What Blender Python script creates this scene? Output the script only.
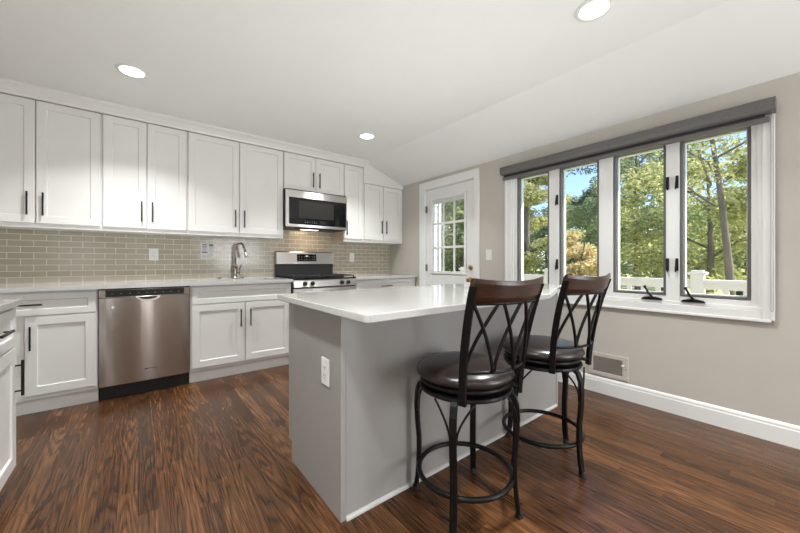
import bpy, bmesh, math, random
import numpy as np
from mathutils import Vector, Matrix

# ------------------------------------------------------------------ camera, world, lights
SC = bpy.context.scene
COL = SC.collection
for _o in list(bpy.data.objects):
    bpy.data.objects.remove(_o)

cam_data = bpy.data.cameras.new('camera')
cam = bpy.data.objects.new('camera', cam_data)
COL.objects.link(cam)
cam.location = (0, 0, 1.09)
cam.rotation_euler = (math.radians(90), 0, math.radians(-38.3))
cam_data.sensor_width = 36
cam_data.lens = 331.7 / 800 * 36
cam_data.shift_y = -4 / 800
cam_data.clip_start = 0.02
cam_data.clip_end = 300
SC.camera = cam

SC.view_settings.view_transform = 'Standard'
SC.view_settings.look = 'None'
SC.view_settings.gamma = 1
SC.view_settings.use_curve_mapping = False
SC.view_settings.exposure = 0.0

SUN_DIR = Vector((-0.42, 0.43, -0.80)).normalized()     # direction the sunlight travels

world = bpy.data.worlds.new('world')
SC.world = world
world.use_nodes = True
wn = world.node_tree
wn.nodes.clear()
w_out = wn.nodes.new('ShaderNodeOutputWorld')
w_bg = wn.nodes.new('ShaderNodeBackground')
w_sky = wn.nodes.new('ShaderNodeTexSky')
w_sky.sky_type = 'NISHITA'
w_sky.sun_disc = False
w_sky.sun_elevation = math.asin(-SUN_DIR.z)
w_sky.sun_rotation = math.radians(136)
w_sky.air_density = 1.0
w_sky.dust_density = 0.6
w_sky.ozone_density = 2.0
w_bg.inputs['Strength'].default_value = 0.28
w_tint = wn.nodes.new('ShaderNodeMixRGB')
w_tint.blend_type = 'MULTIPLY'
w_tint.inputs[0].default_value = 1.0
w_tint.inputs[2].default_value = (0.93, 0.97, 1.16, 1)
wn.links.new(w_sky.outputs[0], w_tint.inputs[1])
wn.links.new(w_tint.outputs[0], w_bg.inputs[0])
wn.links.new(w_bg.outputs[0], w_out.inputs[0])


def lamp(name, kind, loc, energy, direction=None, color=(1, 1, 1), parent=None, **kw):
    d = bpy.data.lights.new(name, kind)
    d.energy = energy
    d.color = color
    for k, v in kw.items():
        setattr(d, k, v)
    o = bpy.data.objects.new(name, d)
    COL.objects.link(o)
    o.location = loc
    if direction is not None:
        o.rotation_euler = Vector(direction).to_track_quat('-Z', 'Y').to_euler()
    if parent is not None:
        o.parent = parent
    return o


lamp('sun', 'SUN', (8, -4, 10), 13.5, SUN_DIR, (1.0, 0.93, 0.82), angle=0.012)
# added area lamps behind and beside the camera; the walls there are solid
lamp('rear_streak_fill', 'AREA', (0.14, -2.74, 1.0), 3.6, (0, 1, 0.0), (1.0, 0.98, 0.95),  # added narrow lamp that makes the streak on the dishwasher door
     shape='RECTANGLE', size=0.22, size_y=1.9)
lamp('rear_fill', 'AREA', (2.15, -2.74, 0.95), 104, (-0.36, 1, -0.26), (0.94, 0.985, 1.0),  # added fill lamp for the island and base cabinet fronts
     shape='RECTANGLE', size=1.5, size_y=1.6)
lamp('right_fill', 'AREA', (3.0, -1.15, 0.95), 10, (-0.75, 0.66, -0.12), (0.90, 0.96, 1.0),  # added fill lamp at the right wall for the island front
     shape='RECTANGLE', size=1.6, size_y=1.7)
lamp('ceiling_fill', 'AREA', (1.10, 0.80, 1.18), 22, (0, 0.10, 1), (0.95, 0.99, 0.98),  # added upward lamp that brightens the ceiling in place of bounced light
     shape='RECTANGLE', size=3.0, size_y=4.2)
lamp('left_fill', 'AREA', (-1.06, -0.4, 0.95), 20, (0.9, 0.45, -0.2), (0.95, 0.985, 0.99),  # added fill lamp at the left wall for the island end
     shape='RECTANGLE', size=1.8, size_y=1.6)

# ------------------------------------------------------------------ helpers
def tag(o, label=None, cat=None, group=None, kind=None):
    if label: o['label'] = label
    if cat: o['category'] = cat
    if group: o['group'] = group
    if kind: o['kind'] = kind
    return o


ORG = {}


def thing(name, loc, label=None, cat=None, group=None, kind=None, rz=0):
    o = bpy.data.objects.new(name, None)
    o.empty_display_size = 0.1
    COL.objects.link(o)
    o.location = loc
    o.rotation_euler = (0, 0, rz)
    ORG[o.name] = Vector(loc)
    return tag(o, label, cat, group, kind)


class MB:
    """collects shapes; build() links them as one mesh object"""
    def __init__(self, fn=None):
        self.v, self.f, self.fn = [], [], fn

    def add(self, vs, fs):
        n = len(self.v)
        if self.fn:
            vs = [self.fn(*p) for p in vs]
        self.v += [tuple(p) for p in vs]
        self.f += [tuple(i + n for i in q) for q in fs]
        return self

    def box(self, x0, x1, y0, y1, z0, z1):
        vs = [(x0, y0, z0), (x1, y0, z0), (x1, y1, z0), (x0, y1, z0),
              (x0, y0, z1), (x1, y0, z1), (x1, y1, z1), (x0, y1, z1)]
        return self.add(vs, [(0, 3, 2, 1), (4, 5, 6, 7), (0, 1, 5, 4), (1, 2, 6, 5), (2, 3, 7, 6), (3, 0, 4, 7)])

    def prism(self, poly, lo, hi, axis='z'):
        """extrude a 2-D polygon; axis z: (x,y); axis y: (x,z); axis x: (y,z)"""
        n = len(poly)
        def P(a, b, c):
            return (a, b, c) if axis == 'z' else ((a, c, b) if axis == 'y' else (c, a, b))
        vs = [P(a, b, lo) for a, b in poly] + [P(a, b, hi) for a, b in poly]
        fs = [tuple(range(n))[::-1], tuple(range(n, 2 * n))]
        fs += [(i, (i + 1) % n, n + (i + 1) % n, n + i) for i in range(n)]
        return self.add(vs, fs)

    def tube(self, pts, r, n=8, closed=False, sx=1.0, up=None):
        """sweep a circle (or ellipse: sx widens along 'side') along points"""
        P = [Vector(p) for p in pts]
        m = len(P)
        rr = r if isinstance(r, (list, tuple)) else [r] * m
        vs = []
        u = Vector(up) if up else None
        for i in range(m):
            if closed:
                t = (P[(i + 1) % m] - P[i - 1]).normalized()
            else:
                t = (P[min(i + 1, m - 1)] - P[max(i - 1, 0)]).normalized()
            if u is None:
                u = Vector((0, 0, 1)) if abs(t.z) < 0.9 else Vector((1, 0, 0))
            a = u.cross(t)
            if a.length < 1e-6:
                a = Vector((1, 0, 0)).cross(t)
            a.normalize()
            b = t.cross(a).normalized()
            if not up:
                u = b
            for k in range(n):
                q = 2 * math.pi * (k + 0.5) / n
                vs.append(P[i] + a * (math.cos(q) * rr[i] * sx) + b * (math.sin(q) * rr[i]))
        fs = []
        for i in range(m if closed else m - 1):
            j = (i + 1) % m
            for k in range(n):
                l = (k + 1) % n
                fs.append((i * n + k, i * n + l, j * n + l, j * n + k))
        if not closed:
            fs.append(tuple(range(n))[::-1])
            fs.append(tuple(range((m - 1) * n, m * n)))
        return self.add(vs, fs)

    def lathe(self, prof, c=(0, 0, 0), n=32, axis='z', caps=True):
        """revolve (radius, height) pairs about an axis through c"""
        vs = []
        for r, h in prof:
            for k in range(n):
                q = 2 * math.pi * k / n
                a, b = r * math.cos(q), r * math.sin(q)
                if axis == 'z': vs.append((c[0] + a, c[1] + b, c[2] + h))
                elif axis == 'x': vs.append((c[0] + h, c[1] + a, c[2] + b))
                else: vs.append((c[0] + b, c[1] + h, c[2] + a))
        fs = []
        for i in range(len(prof) - 1):
            for k in range(n):
                l = (k + 1) % n
                fs.append((i * n + k, i * n + l, (i + 1) * n + l, (i + 1) * n + k))
        if caps:
            fs.append(tuple(range(n))[::-1])
            fs.append(tuple(range((len(prof) - 1) * n, len(prof) * n)))
        return self.add(vs, fs)

    def build(self, name, mat, parent=None, bevel=0.0, seg=2, smooth=False, subsurf=0):
        me = bpy.data.meshes.new(name)
        org = Vector((0, 0, 0))
        if parent is not None:
            org = ORG.get(parent.name, org)
        me.from_pydata([tuple(Vector(p) - org) for p in self.v], [], self.f)
        bm = bmesh.new(); bm.from_mesh(me)
        bmesh.ops.recalc_face_normals(bm, faces=bm.faces)
        bm.to_mesh(me); bm.free()
        me.materials.append(mat)
        if smooth:
            me.polygons.foreach_set('use_smooth', [True] * len(me.polygons))
        o = bpy.data.objects.new(name, me)
        COL.objects.link(o)
        if parent is not None:
            o.parent = parent
            ORG[o.name] = org
        if bevel:
            md = o.modifiers.new('bevel', 'BEVEL')
            md.width = bevel; md.segments = seg; md.limit_method = 'ANGLE'
            md.angle_limit = math.radians(40)
        if subsurf:
            md = o.modifiers.new('sub', 'SUBSURF'); md.levels = subsurf; md.render_levels = subsurf
        return o


def S(r, g, b):
    def c(x):
        x /= 255
        return x / 12.92 if x <= 0.04045 else ((x + 0.055) / 1.055) ** 2.4
    return (c(r), c(g), c(b), 1)


# ------------------------------------------------------------------ materials
def new_mat(name):
    m = bpy.data.materials.new(name)
    m.use_nodes = True
    nt = m.node_tree
    return m, nt, nt.nodes['Principled BSDF']


def N(nt, typ, **kw):
    n = nt.nodes.new(typ)
    for k, v in kw.items():
        setattr(n, k, v)
    return n


def math_node(nt, op, a, b=None):
    n = nt.nodes.new('ShaderNodeMath'); n.operation = op
    for i, x in enumerate((a, b)):
        if x is None: continue
        if isinstance(x, (int, float)): n.inputs[i].default_value = x
        else: nt.links.new(x, n.inputs[i])
    return n.outputs[0]


def plain(name, col, rough=0.5, metal=0.0, var=0.04, scale=6.0, bump=0.0, bscale=200.0, spec=0.5, coat=0.0, stretch=None):
    """principled surface with a slight procedural unevenness of tone"""
    m, nt, p = new_mat(name)
    tc = N(nt, 'ShaderNodeTexCoord')
    mp = N(nt, 'ShaderNodeMapping')
    if stretch: mp.inputs['Scale'].default_value = stretch
    nt.links.new(tc.outputs['Object'], mp.inputs[0])
    nz = N(nt, 'ShaderNodeTexNoise')
    nz.inputs['Scale'].default_value = scale
    nz.inputs['Detail'].default_value = 4
    nt.links.new(mp.outputs[0], nz.inputs['Vector'])
    rp = N(nt, 'ShaderNodeValToRGB')
    rp.color_ramp.elements[0].position = 0.3
    rp.color_ramp.elements[1].position = 0.7
    rp.color_ramp.elements[0].color = tuple(c * (1 - var) for c in col[:3]) + (1,)
    rp.color_ramp.elements[1].color = tuple(min(1, c * (1 + var)) for c in col[:3]) + (1,)
    nt.links.new(nz.outputs[0], rp.inputs[0])
    nt.links.new(rp.outputs[0], p.inputs['Base Color'])
    p.inputs['Roughness'].default_value = rough
    p.inputs['Metallic'].default_value = metal
    p.inputs['Specular IOR Level'].default_value = spec
    p.inputs['Coat Weight'].default_value = coat
    p.inputs['Coat Roughness'].default_value = 0.1
    if bump:
        n2 = N(nt, 'ShaderNodeTexNoise'); n2.inputs['Scale'].default_value = bscale
        nt.links.new(mp.outputs[0], n2.inputs['Vector'])
        b = N(nt, 'ShaderNodeBump'); b.inputs['Strength'].default_value = bump
        b.inputs['Distance'].default_value = 0.002
        nt.links.new(n2.outputs[0], b.inputs['Height'])
        nt.links.new(b.outputs[0], p.inputs['Normal'])
    return m


def emit(name, col, strength):
    m, nt, p = new_mat(name)
    p.inputs['Base Color'].default_value = (0.8, 0.8, 0.8, 1)
    p.inputs['Emission Color'].default_value = col
    p.inputs['Emission Strength'].default_value = strength
    return m


def floor_mat():
    m, nt, p = new_mat('stained_oak_boards')
    W = 0.072
    tc = N(nt, 'ShaderNodeTexCoord')
    sp = N(nt, 'ShaderNodeSeparateXYZ'); nt.links.new(tc.outputs['Object'], sp.inputs[0])
    xs = math_node(nt, 'DIVIDE', sp.outputs[0], W)
    xi = math_node(nt, 'FLOOR', xs)
    xf = math_node(nt, 'FRACT', xs)
    wn1 = N(nt, 'ShaderNodeTexWhiteNoise', noise_dimensions='1D'); nt.links.new(xi, wn1.inputs['W'])
    off = math_node(nt, 'MULTIPLY', wn1.outputs['Value'], 5.3)
    ys = math_node(nt, 'ADD', math_node(nt, 'DIVIDE', sp.outputs[1], 0.95), off)
    yi = math_node(nt, 'FLOOR', ys)
    yf = math_node(nt, 'FRACT', ys)
    cb = N(nt, 'ShaderNodeCombineXYZ'); nt.links.new(xi, cb.inputs[0]); nt.links.new(yi, cb.inputs[1])
    wn2 = N(nt, 'ShaderNodeTexWhiteNoise', noise_dimensions='2D'); nt.links.new(cb.outputs[0], wn2.inputs['Vector'])
    bid = wn2.outputs['Value']
    # grain coordinates: stretched along the board, shifted per board
    gx = math_node(nt, 'ADD', math_node(nt, 'MULTIPLY', sp.outputs[0], 9.0), math_node(nt, 'MULTIPLY', bid, 91.0))
    gy = math_node(nt, 'ADD', math_node(nt, 'MULTIPLY', sp.outputs[1], 0.50), math_node(nt, 'MULTIPLY', bid, 37.0))
    gv = N(nt, 'ShaderNodeCombineXYZ'); nt.links.new(gx, gv.inputs[0]); nt.links.new(gy, gv.inputs[1])
    nz = N(nt, 'ShaderNodeTexNoise'); nz.inputs['Scale'].default_value = 1.0
    nz.inputs['Detail'].default_value = 1.5; nz.inputs['Roughness'].default_value = 0.45
    nt.links.new(gv.outputs[0], nz.inputs['Vector'])
    rings = math_node(nt, 'SINE', math_node(nt, 'MULTIPLY', nz.outputs[0], 130.0))
    rings = math_node(nt, 'ADD', math_node(nt, 'MULTIPLY', rings, 0.5), 0.5)
    rings = math_node(nt, 'POWER', rings, 0.45)
    fv = N(nt, 'ShaderNodeMapping'); fv.inputs['Scale'].default_value = (190, 6, 1)
    nt.links.new(tc.outputs['Object'], fv.inputs[0])
    fine = N(nt, 'ShaderNodeTexNoise'); fine.inputs['Scale'].default_value = 1.0; fine.inputs['Detail'].default_value = 3
    nt.links.new(fv.outputs[0], fine.inputs['Vector'])
    big = N(nt, 'ShaderNodeTexNoise'); big.inputs['Scale'].default_value = 0.35
    nt.links.new(gv.outputs[0], big.inputs['Vector'])
    g = math_node(nt, 'ADD', math_node(nt, 'MULTIPLY', rings, 0.17), math_node(nt, 'MULTIPLY', fine.outputs[0], 0.60))
    g = math_node(nt, 'ADD', g, math_node(nt, 'MULTIPLY', big.outputs[0], 0.26))
    g = math_node(nt, 'ADD', g, math_node(nt, 'MULTIPLY', math_node(nt, 'SUBTRACT', bid, 0.5), 0.15))
    rp = N(nt, 'ShaderNodeValToRGB')
    e = rp.color_ramp.elements
    e[0].position = 0.24; e[0].color = (0.008, 0.0038, 0.002, 1)
    e[1].position = 0.86; e[1].color = (0.270, 0.118, 0.046, 1)
    x = e.new(0.42); x.color = (0.036, 0.0142, 0.0053, 1)
    x = e.new(0.62); x.color = (0.102, 0.042, 0.0155, 1)
    nt.links.new(g, rp.inputs[0])
    # thin dark seams
    ex = math_node(nt, 'MINIMUM', xf, math_node(nt, 'SUBTRACT', 1.0, xf))
    ey = math_node(nt, 'MINIMUM', yf, math_node(nt, 'SUBTRACT', 1.0, yf))
    sx = math_node(nt, 'LESS_THAN', ex, 0.011)
    sy = math_node(nt, 'LESS_THAN', ey, 0.0009)
    seam = math_node(nt, 'MAXIMUM', sx, sy)
    mx = N(nt, 'ShaderNodeMixRGB'); mx.blend_type = 'MULTIPLY'
    nt.links.new(math_node(nt, 'MULTIPLY', seam, 0.6), mx.inputs[0])
    nt.links.new(rp.outputs[0], mx.inputs[1]); mx.inputs[2].default_value = (0.25, 0.22, 0.2, 1)
    nt.links.new(mx.outputs[0], p.inputs['Base Color'])
    rr = math_node(nt, 'ADD', math_node(nt, 'MULTIPLY', fine.outputs[0], 0.10), 0.20)
    nt.links.new(rr, p.inputs['Roughness'])
    p.inputs['Specular IOR Level'].default_value = 0.36
    b = N(nt, 'ShaderNodeBump'); b.inputs['Strength'].default_value = 0.12; b.inputs['Distance'].default_value = 0.002
    h = math_node(nt, 'SUBTRACT', g, math_node(nt, 'MULTIPLY', seam, 0.8))
    nt.links.new(h, b.inputs['Height']); nt.links.new(b.outputs[0], p.inputs['Normal'])
    return m


def tile_mat():
    m, nt, p = new_mat('taupe_glazed_tile')
    tc = N(nt, 'ShaderNodeTexCoord')
    sp = N(nt, 'ShaderNodeSeparateXYZ'); nt.links.new(tc.outputs['Object'], sp.inputs[0])
    cb = N(nt, 'ShaderNodeCombineXYZ')
    nt.links.new(math_node(nt, 'ADD', sp.outputs[0], 10 * 0.1492 * 0.5 + 0.6865 + 0.1492 * 10), cb.inputs[0])
    nt.links.new(math_node(nt, 'SUBTRACT', sp.outputs[2], 1.069 - 0.0515 * 20), cb.inputs[1])
    bk = N(nt, 'ShaderNodeTexBrick')
    bk.offset = 0.5
    bk.inputs['Scale'].default_value = 1.0
    bk.inputs['Brick Width'].default_value = 0.1492
    bk.inputs['Row Height'].default_value = 0.0515
    bk.inputs['Mortar Size'].default_value = 0.0023
    bk.inputs['Mortar Smooth'].default_value = 0.15
    bk.inputs['Color1'].default_value = S(166, 156, 140)
    bk.inputs['Color2'].default_value = S(176, 167, 150)
    bk.inputs['Mortar'].default_value = S(226, 221, 206)
    nt.links.new(cb.outputs[0], bk.inputs['Vector'])
    nt.links.new(bk.outputs['Color'], p.inputs['Base Color'])
    p.inputs['Roughness'].default_value = 0.16
    nz = N(nt, 'ShaderNodeTexNoise'); nz.inputs['Scale'].default_value = 26
    nt.links.new(tc.outputs['Object'], nz.inputs['Vector'])
    h = math_node(nt, 'ADD', math_node(nt, 'MULTIPLY', bk.outputs['Fac'], -1.0), math_node(nt, 'MULTIPLY', nz.outputs[0], 0.35))
    b = N(nt, 'ShaderNodeBump'); b.inputs['Strength'].default_value = 0.35; b.inputs['Distance'].default_value = 0.002
    nt.links.new(h, b.inputs['Height']); nt.links.new(b.outputs[0], p.inputs['Normal'])
    return m


def quartz_mat():
    m, nt, p = new_mat('speckled_white_quartz')
    tc = N(nt, 'ShaderNodeTexCoord')
    nz = N(nt, 'ShaderNodeTexNoise'); nz.inputs['Scale'].default_value = 420; nz.inputs['Detail'].default_value = 2
    nt.links.new(tc.outputs['Object'], nz.inputs['Vector'])
    rp = N(nt, 'ShaderNodeValToRGB')
    e = rp.color_ramp.elements
    e[0].position = 0.30; e[0].color = (0.30, 0.28, 0.26, 1)
    e[1].position = 0.44; e[1].color = (0.585, 0.58, 0.572, 1)
    nt.links.new(nz.outputs[0], rp.inputs[0])
    nt.links.new(rp.outputs[0], p.inputs['Base Color'])
    p.inputs['Roughness'].default_value = 0.10
    return m


def steel_mat(name, col, rough, vertical=True):
    m, nt, p = new_mat(name)
    tc = N(nt, 'ShaderNodeTexCoord')
    mp = N(nt, 'ShaderNodeMapping')
    mp.inputs['Scale'].default_value = (3, 3, 600) if vertical else (600, 600, 3)
    nt.links.new(tc.outputs['Object'], mp.inputs[0])
    nz = N(nt, 'ShaderNodeTexNoise'); nz.inputs['Scale'].default_value = 1.0; nz.inputs['Detail'].default_value = 3
    nt.links.new(mp.outputs[0], nz.inputs['Vector'])
    rp = N(nt, 'ShaderNodeValToRGB')
    rp.color_ramp.elements[0].color = tuple(c * 0.94 for c in col[:3]) + (1,)
    rp.color_ramp.elements[1].color = tuple(min(1, c * 1.05) for c in col[:3]) + (1,)
    nt.links.new(nz.outputs[0], rp.inputs[0]); nt.links.new(rp.outputs[0], p.inputs['Base Color'])
    p.inputs['Metallic'].default_value = 1.0
    p.inputs['Roughness'].default_value = rough
    p.inputs['Anisotropic'].default_value = 0.94
    p.inputs['Anisotropic Rotation'].default_value = 0.28
    tg = N(nt, 'ShaderNodeTangent'); tg.direction_type = 'RADIAL'; tg.axis = 'Z'
    nt.links.new(tg.outputs[0], p.inputs['Tangent'])
    b = N(nt, 'ShaderNodeBump'); b.inputs['Strength'].default_value = 0.02; b.inputs['Distance'].default_value = 0.001
    nt.links.new(nz.outputs[0], b.inputs['Height']); nt.links.new(b.outputs[0], p.inputs['Normal'])
    return m


def glass_mat():
    m, nt, p = new_mat('clear_window_glass')
    nt.nodes.remove(p)
    out = nt.nodes['Material Output']
    tr = N(nt, 'ShaderNodeBsdfTransparent'); tr.inputs[0].default_value = (0.95, 0.97, 0.96, 1)
    gl = N(nt, 'ShaderNodeBsdfGlossy'); gl.inputs['Roughness'].default_value = 0.01
    fr = N(nt, 'ShaderNodeFresnel'); fr.inputs[0].default_value = 1.35
    mx = N(nt, 'ShaderNodeMixShader')
    nt.links.new(fr.outputs[0], mx.inputs[0]); nt.links.new(tr.outputs[0], mx.inputs[1]); nt.links.new(gl.outputs[0], mx.inputs[2])
    nt.links.new(mx.outputs[0], out.inputs[0])
    return m


def leaf_mat(name, c0, c1, c2):
    m, nt, p = new_mat(name)
    nt.nodes.remove(p)
    out = nt.nodes['Material Output']
    ge = N(nt, 'ShaderNodeNewGeometry')
    rp = N(nt, 'ShaderNodeValToRGB')
    e = rp.color_ramp.elements
    e[0].position = 0.0; e[0].color = c0
    e[1].position = 1.0; e[1].color = c2
    x = e.new(0.5); x.color = c1
    nt.links.new(ge.outputs['Random Per Island'], rp.inputs[0])
    df = N(nt, 'ShaderNodeBsdfDiffuse'); tl = N(nt, 'ShaderNodeBsdfTranslucent')
    nt.links.new(rp.outputs[0], df.inputs[0]); nt.links.new(rp.outputs[0], tl.inputs[0])
    mx = N(nt, 'ShaderNodeMixShader'); mx.inputs[0].default_value = 0.45
    nt.links.new(df.outputs[0], mx.inputs[1]); nt.links.new(tl.outputs[0], mx.inputs[2])
    nt.links.new(mx.outputs[0], out.inputs[0])
    return m


def lawn_mat():
    m, nt, p = new_mat('lawn_grass')
    tc = N(nt, 'ShaderNodeTexCoord')
    nz = N(nt, 'ShaderNodeTexNoise'); nz.inputs['Scale'].default_value = 0.9; nz.inputs['Detail'].default_value = 8
    nt.links.new(tc.outputs['Object'], nz.inputs['Vector'])
    rp = N(nt, 'ShaderNodeValToRGB')
    rp.color_ramp.elements[0].position = 0.3; rp.color_ramp.elements[0].color = (0.26, 0.33, 0.10, 1)
    rp.color_ramp.elements[1].position = 0.7; rp.color_ramp.elements[1].color = (0.56, 0.56, 0.26, 1)
    nt.links.new(nz.outputs[0], rp.inputs[0]); nt.links.new(rp.outputs[0], p.inputs['Base Color'])
    p.inputs['Roughness'].default_value = 0.9
    return m


M = {}
M['floor'] = floor_mat()
M['tile'] = tile_mat()
M['quartz'] = quartz_mat()
M['wall'] = plain('greige_wall_paint', (0.535, 0.502, 0.455, 1), 0.75, var=0.015, bump=0.06, bscale=300)
M['ceil'] = plain('white_ceiling_paint', (0.82, 0.815, 0.80, 1), 0.85, var=0.01)
M['trim'] = plain('white_trim_paint', (0.81, 0.81, 0.80, 1), 0.35, var=0.01)
M['cab'] = plain('white_cabinet_lacquer', (0.77, 0.758, 0.738, 1), 0.33, var=0.012)
M['maple'] = plain('pale_cabinet_side', (0.66, 0.53, 0.40, 1), 0.5, var=0.05, stretch=(1, 1, 0.1), scale=40)
M['isl'] = plain('grey_island_paint', (0.325, 0.312, 0.302, 1), 0.40, var=0.015)
M['shoe'] = plain('pale_grey_moulding', (0.52, 0.51, 0.50, 1), 0.4, var=0.02)
M['black'] = plain('black_handle_metal', (0.016, 0.015, 0.014, 1), 0.38, metal=0.6, var=0.1)
M['iron'] = plain('dark_bronze_metal', (0.0095, 0.0085, 0.008, 1), 0.36, metal=0.3, var=0.15, scale=30, spec=0.3)
M['leather'] = plain('dark_brown_leather', (0.022, 0.0145, 0.0125, 1), 0.29, var=0.25, scale=14, bump=0.12, bscale=160, spec=0.6)
M['wood'] = plain('espresso_wood', (0.046, 0.018, 0.009, 1), 0.32, var=0.35, scale=14, stretch=(1, 1, 9))
M['steel'] = steel_mat('brushed_stainless', (0.50, 0.46, 0.435, 1), 0.14)
M['steel2'] = steel_mat('brushed_stainless_bright', (0.74, 0.72, 0.70, 1), 0.30)
M['nickel'] = plain('brushed_nickel', (0.36, 0.32, 0.28, 1), 0.28, metal=1.0, var=0.05)
M['dark'] = plain('black_plastic', (0.012, 0.012, 0.013, 1), 0.45, var=0.1)
M['bglass'] = plain('black_glass', (0.006, 0.006, 0.007, 1), 0.06, var=0.05)
M['mwwin'] = plain('dark_mesh_window', (0.028, 0.026, 0.024, 1), 0.12, var=0.12, scale=300)
M['iron_cast'] = plain('cast_iron', (0.014, 0.014, 0.015, 1), 0.6, var=0.2, scale=60)
M['plate'] = plain('white_plastic', (0.80, 0.80, 0.78, 1), 0.35, var=0.01)
M['slot'] = plain('slot_dark', (0.10, 0.10, 0.10, 1), 0.6)
M['brass'] = plain('aged_brass', (0.50, 0.36, 0.16, 1), 0.28, metal=1.0, var=0.15, scale=40)
M['hinge'] = plain('hinge_metal', (0.26, 0.23, 0.20, 1), 0.4, metal=0.8, var=0.1)
M['bronze'] = plain('bronze_sash', (0.135, 0.126, 0.118, 1), 0.45, var=0.06)
M['blind'] = plain('charcoal_blind_fabric', (0.125, 0.119, 0.116, 1), 0.45, var=0.06, scale=80)
M['glass'] = glass_mat()
M['vent'] = plain('beige_register', (0.60, 0.56, 0.51, 1), 0.45, metal=0.1, var=0.03)
M['ventd'] = plain('register_grille', (0.33, 0.30, 0.27, 1), 0.5, metal=0.3, var=0.1)
M['paper'] = plain('paper', (0.78, 0.78, 0.78, 1), 0.8, var=0.01)
M['ink'] = plain('ink_black', (0.03, 0.03, 0.035, 1), 0.8)
M['inkg'] = plain('ink_grey', (0.30, 0.31, 0.33, 1), 0.8)
M['lens'] = emit('led_lens', (1.0, 0.975, 0.93, 1), 9.0)
M['tasklens'] = emit('warm_task_lens', (1.0, 0.80, 0.55, 1), 4.0)
M['deckpaint'] = plain('white_deck_paint', (0.72, 0.72, 0.70, 1), 0.6, var=0.04)
M['deck'] = plain('grey_deck_boards', (0.36, 0.34, 0.31, 1), 0.8, var=0.15, stretch=(1, 12, 1))
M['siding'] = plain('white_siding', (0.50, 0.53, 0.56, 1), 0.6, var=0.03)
M['bark'] = plain('bark', (0.15, 0.125, 0.105, 1), 0.9, var=0.4, scale=9, stretch=(1, 1, 0.25))
M['lawn'] = lawn_mat()
M['leaf_yellow'] = leaf_mat('yellow_green_needles', (0.24, 0.26, 0.12, 1), (0.42, 0.43, 0.20, 1), (0.60, 0.57, 0.30, 1))  # leaf greens in this set are desaturated, haze mixed into the colour
M['leaf_gold'] = leaf_mat('golden_needles', (0.42, 0.34, 0.17, 1), (0.62, 0.51, 0.28, 1), (0.74, 0.64, 0.40, 1))
M['leaf_green'] = leaf_mat('mid_green_leaves', (0.15, 0.20, 0.10, 1), (0.29, 0.34, 0.17, 1), (0.46, 0.48, 0.26, 1))
M['leaf_dark'] = leaf_mat('deep_green_leaves', (0.13, 0.17, 0.11, 1), (0.22, 0.28, 0.17, 1), (0.36, 0.40, 0.24, 1))
M['leaf_lime'] = leaf_mat('bright_green_leaves', (0.23, 0.25, 0.11, 1), (0.40, 0.41, 0.18, 1), (0.58, 0.56, 0.28, 1))

# ------------------------------------------------------------------ room shell
XR, YB, XL, YF = 3.04, 4.10, -1.10, -2.80
ZC, XK, ZR = 2.44, 2.39, 2.205                       # flat ceiling, crease, ceiling height at the right wall
slope = (ZC - ZR) / (XR - XK)

tag(MB().box(XL - 0.12, XR + 0.12, YF - 0.12, YB + 0.12, -0.06, 0.0).build('floor', M['floor']), kind='structure')
tag(MB().prism([(XL - 0.12, ZC), (XK, ZC), (XR + 0.12, ZC - slope * (XR + 0.12 - XK)), (XR + 0.12, ZC + 0.15), (XL - 0.12, ZC + 0.15)],
               YF - 0.12, YB + 0.12, 'y').build('ceiling', M['ceil']), kind='structure')
b = MB().prism([(XL - 0.12, 0), (XR + 0.12, 0), (XR + 0.12, ZC - slope * (XR + 0.12 - XK)), (XK, ZC), (XL - 0.12, ZC)], YB, YB + 0.12, 'y')
tag(b.build('wall_back', M['wall']), kind='structure')
tag(MB().box(XL - 0.12, XL, YF, YB, 0, ZC).build('wall_left', M['wall']), kind='structure')
b = MB().prism([(XL, 0), (XR, 0), (XR, ZR), (XK, ZC), (XL, ZC)], YF - 0.12, YF, 'y')
tag(b.build('wall_front', M['wall']), kind='structure')
# right wall with openings for the four windows and the door
WY0, WY1, WZ0, WZ1 = 0.215, 1.985, 0.79, 2.01
DY0, DY1, DZ = 2.455, 3.305, 2.07
XO = XR + 0.12
b = MB()
b.box(XR, XO, YF, WY0, 0, ZR).box(XR, XO, WY0, WY1, 0, WZ0).box(XR, XO, WY0, WY1, WZ1, ZR)
b.box(XR, XO, WY1, DY0, 0, ZR).box(XR, XO, DY0, DY1, DZ, ZR).box(XR, XO, DY1, YB, 0, ZR)
tag(b.build('wall_right', M['wall']), kind='structure')

# baseboards: tall board with a stepped cap
def baseboard(name, y0, y1):
    prof = [(XR - 0.0145, 0.0), (XR - 0.0145, 0.098), (XR - 0.011, 0.104), (XR - 0.011, 0.116), (XR - 0.006, 0.127), (XR - 0.001, 0.132), (XR, 0.132), (XR, 0)]
    o = MB().prism(prof, y0, y1, 'y').build(name, M['trim'])
    return tag(o, kind='structure')
baseboard('baseboard_right', YF, 2.385)
baseboard('baseboard_corner', 3.405, 3.48)

# ------------------------------------------------------------------ windows
XS = XR + 0.042                                    # sash plane
sashes = [(1.590, 1.930), (1.157, 1.496), (0.704, 1.052), (0.271, 0.626)]
SZ0, SZ1 = 0.845, 1.972
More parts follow.
